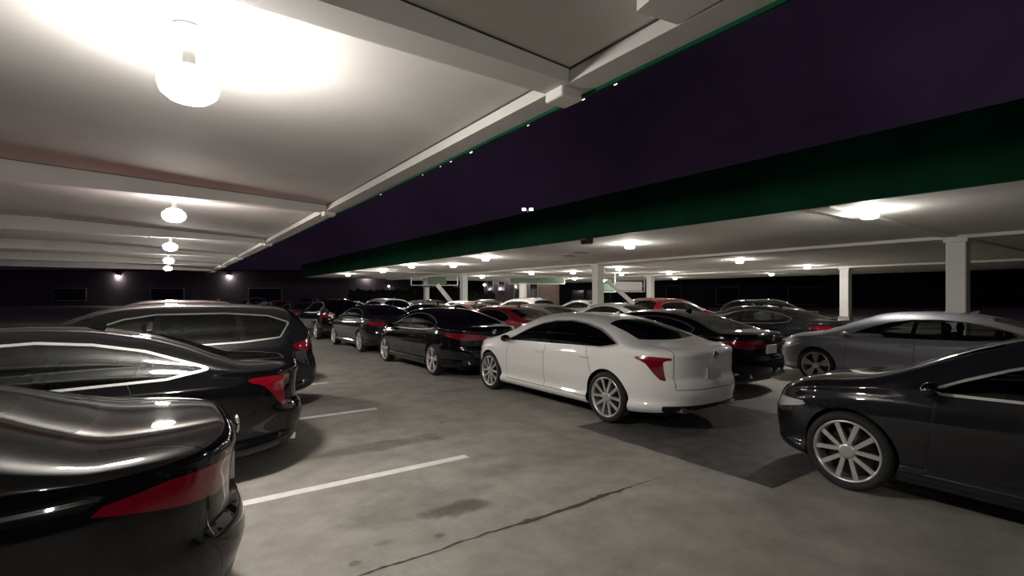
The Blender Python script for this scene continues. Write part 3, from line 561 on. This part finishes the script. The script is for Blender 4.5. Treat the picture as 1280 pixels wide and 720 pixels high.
for k, x, y, c_, lb in LEFT: k.make('sedan' if k is not U else 'sport_utility', x, y, Wt, c_, lb, group='cars in the left stalls', detail=2 if y < 10 else 1)

# ------------------------------------------------------------------ signs, poles and background
def hang_sign(cx, cy, w, h, z0, panels, label, face=N_):
    r = empty('hanging_sign', (cx, cy, 0), face)
    for y in (-w / 2, w / 2):
        b = MB(); b.bar((0, y, z0), (0, y, FH), .09); b.build('hanger', M_STEELW, r)
    b = MB(); b.bar((0, -w / 2, z0), (0, w / 2, z0), .07); b.bar((0, -w / 2, z0 + h * .45), (0, w / 2, z0 + h * .45), .05); b.build('rail', M_STEELW, r)
    for y0, y1, m in panels:
        b = MB(); b.rbox(-.04, .04, y0, y1, z0 + .08, z0 + h * .8, .01); b.build('sign_panel', m, r)
    return tag(r, label, 'sign', 'hanging lane signs')
FACE = math.atan2(.573, .8195) * -1 + PI / 2     # panel normals roughly along the view aisle
x, y, _ = px(543, 352, 46); hang_sign(x, y, 4.3, 1.05, 2.72, [(-1.1, .6, M_GREENS)], 'white hanging frame with green panel beside the slim column', PI / 2 - .61)
x, y, _ = px(671, 348, 50); hang_sign(x, y, 5.6, .9, 2.95, [(-2.7, 2.7, M_GREENS)], 'long green hanging sign in the middle under the far canopy', PI / 2 - .61)
x, y, _ = px(787, 358, 44); hang_sign(x, y, 2.6, 1.1, 2.10, [(-1.1, 1.2, M_PLATE)], 'white hanging sign board right of the thick column', PI / 2 - .61)
x, y, _ = px(757, 361, 40); hang_sign(x, y, 1.5, .9, 2.05, [(-.7, .7, M_GREENS)], 'small green hanging sign beside the thick column', PI / 2 - .61)
r = C1; b = MB(); b.rbox(-.30, -.24, -.36, .36, 2.55, 3.35, .01); sp = b.build('sign_plate', M_GREENS, r, None, (0, 0, PI / 2 - .61))
b = MB(); b.rbox(-.315, -.295, -.20, .20, 2.72, 3.18, .008); b.build('marking', M_PLATE, sp)
def brace(a, b_, w, label):
    o = MB(); o.bar((0, 0, 0), tuple(np.array(b_) - np.array(a)), w); m = o.build('slanted_brace', M_STEELW); m.location = a
    f_ = MB(); f_.rbox(-.3, .3, -.3, .3, -.0, .12, .02); f_.build('foot_plate', M_STEELW, m); return tag(m, label, 'brace', 'slanted braces')
a = px(548, 357, 36); e = px(590, 410, 36); d_ = (e[0] - a[0], e[1] - a[1], e[2] - a[2]); t_ = (0 - a[2]) / d_[2]
brace((a[0] + d_[0] * t_, a[1] + d_[1] * t_, 0), (a[0] - d_[0] * .03, a[1] - d_[1] * .03, a[2] + .06), .28, 'slanted white brace left of the square white column')
a = px(761, 352, 30); e = px(790, 378, 30); d_ = (e[0] - a[0], e[1] - a[1], e[2] - a[2]); t_ = (0 - a[2]) / d_[2]
brace((a[0] + d_[0] * t_, a[1] + d_[1] * t_, 0), (a[0] - d_[0] * .05, a[1] - d_[1] * .05, a[2] + .05), .22, 'slanted white brace right of the nearest thick column')
# camera box under the fascia
b = MB(); b.rbox(-.14, .14, -.16, .16, -.22, -.02, .03); o = b.build('security_camera', M_BLK); x, y, _ = px(733, 298, 13); kx = 10.52; ky = (.8195 - .1498 * .573) * kx / (.574 + .1498 * .8195); o.location = (kx, ky, FH + .02)
b = MB(); b.tube((0, 0, -.12), (-.22, -.05, -.20), .06, .055, 12); b.build('lens_hood', M_BLK, o); tag(o, 'small black camera box under the edge of the green fascia', 'camera')
# twin flood light on a tall pole beyond the canopy
Z = 95; gx, gy, gz = px(659.5, 262, Z); r = empty('flood_light_pole', (gx, gy, 0), -.61)
b = MB(); b.tube((0, 0, 0), (0, 0, gz + .2), .20, .12, 12); b.build('pole', M_STEELW, r); b = MB(); b.bar((-.8, 0, gz), (.8, 0, gz), .1); b.build('cross_arm', M_STEELW, r)
M_FLOOD = emit('flood_lens', (1, .98, .95), 9)
for sx in (-.70, .70):
    b = MB(); b.rbox(sx - .42, sx + .42, -.2, .25, gz - .28, gz + .28, .05); h = b.build('flood_head', M_HOUS, r); b = MB(); b.rbox(sx - .36, sx + .36, -.26, -.19, gz - .23, gz + .23, .02); b.build('lens', M_FLOOD, h)
tag(r, 'tall pole with twin white flood lights against the night sky', 'light pole')

# buildings beyond the far canopy
M_WALLP = principled('mauve_wall', (.16, .13, .155), .9, noise=.15, nscale=.3); M_WALLT = principled('tan_wall', (.42, .31, .27), .9, noise=.15, nscale=.4); M_WALLD = principled('dark_wall', (.02, .018, .022), .9, noise=.2, nscale=.4)
M_PANE = principled('dark_pane', (.01, .01, .014), .1, coat=1); M_WLAMP = emit('wall_lamp_lens', (1, .95, .9), 12); M_WFILL = emit('wall_fill_lens', (1, .93, .88), 150)
def building(x0, x1, Z, h, mat, label, wins=(), lampx=None, depth=1.2, hl=()):
    a, b_ = px(x0, 370, Z), px(x1, 370, Z); w = math.hypot(b_[0] - a[0], b_[1] - a[1]); r = empty('building', (a[0], a[1], 0), math.atan2(b_[1] - a[1], b_[0] - a[0]))
    m = MB(); m.box(0, w, 0, depth, 0, h); m.build('wall', mat, r); m = MB(); m.box(-.1, w + .1, -.1, depth + .1, h, h + .25); m.build('roof_edge', M_WALLD, r)
    for (u0, u1, z0, z1) in wins:
        f_ = MB(); f_.box(u0 * w - .1, u1 * w + .1, -.06, .05, z0 - .1, z1 + .1); fo = f_.build('window_frame', M_STEELW if mat is not M_WALLD else M_WALLP, r); g = MB(); g.box(u0 * w, u1 * w, -.09, -.05, z0, z1); g.build('pane', M_PANE, fo)
    for u in hl:      # added fill lamps, hidden above the soffit line, to brighten the wall
        g = MB(); g.rbox(u * w - .25, u * w + .25, -.55, 0, h - .75, h - .55, .04); lo = g.build('wall_lamp', M_HOUS, r); g = MB(); g.ell((u * w, -.35, h - .80), (.24, .18, .10), 10, 6); g.build('lens', M_WFILL, lo)
    if lampx is not None:
        g = MB(); g.rbox(lampx * w - .2, lampx * w + .2, -.3, 0, h * .55, h * .55 + .35, .04); lo = g.build('wall_lamp', M_HOUS, r); g = MB(); g.ell((lampx * w, -.3, h * .55 + .1), (.2, .12, .16), 10, 6); g.build('lens', M_WLAMP, lo)
    return tag(r, label, 'building', 'buildings beyond the canopy')
building(-300, 515, 86, 6.0, M_WALLP, 'long mauve wall behind the left end of the far canopy', [(.45, .5, 1, 3), (.6, .65, 1, 3), (.75, .8, 1, 3)], .965, hl=(.55, .72, .93))
building(515, 604, 80, 6.5, M_WALLD, 'dark building behind the slanted brace', [(.2, .35, 3.2, 4.4), (.6, .75, 3.2, 4.4)])
building(605, 642, 76, 6.0, M_WALLP, 'mauve building with two upright windows left of the distant column', [(.12, .3, 2.6, 4.6), (.5, .68, 2.6, 4.6)], .02, hl=(.4, .8))
building(642, 699, 70, 6.0, M_WALLT, 'tan wall behind the white sport utility in the middle', [(.36, .52, .2, 3.6), (.02, .16, 1.0, 3.6)], hl=(.25, .75))
building(700, 805, 78, 6.0, M_WALLD, 'dark shop front behind the thick column', [(.15, .28, .6, 2.6), (.32, .42, .6, 2.6), (.6, .75, .6, 2.6)])
building(806, 1700, 74, 6.0, M_WALLD, 'dark brown building at the right end behind the canopy', [(.03, .05, .2, 3.2), (.1, .13, .5, 3), (.2, .24, .5, 3)])
for k, (x0, x1, Z, h, lb) in enumerate(((438, 520, 66, 2.4, 'dark hedge in front of the mauve wall at the left'), (575, 618, 62, 2.1, 'dark hedge behind the square white column'))):
    a, b_ = px(x0, 370, Z), px(x1, 370, Z); m = MB(); rr = random.Random(k); n = 28
    P = []
    for i in range(n + 1):
        t = i / n; row = []
        for j in range(9):
            an = PI * j / 8; hh = h * (.85 + .3 * rr.random()); row.append((a[0] + (b_[0] - a[0]) * t + math.cos(an) * (.9 + .3 * rr.random()) * .574, a[1] + (b_[1] - a[1]) * t + math.cos(an) * .9 * .82, max(0, math.sin(an)) ** .6 * hh))
        P.append(row)
    m.quadgrid(P); tag(m.build('hedge', principled('hedge_leaf', (.012, .016, .012), .9, noise=.5, nscale=3)), lb, 'hedge')
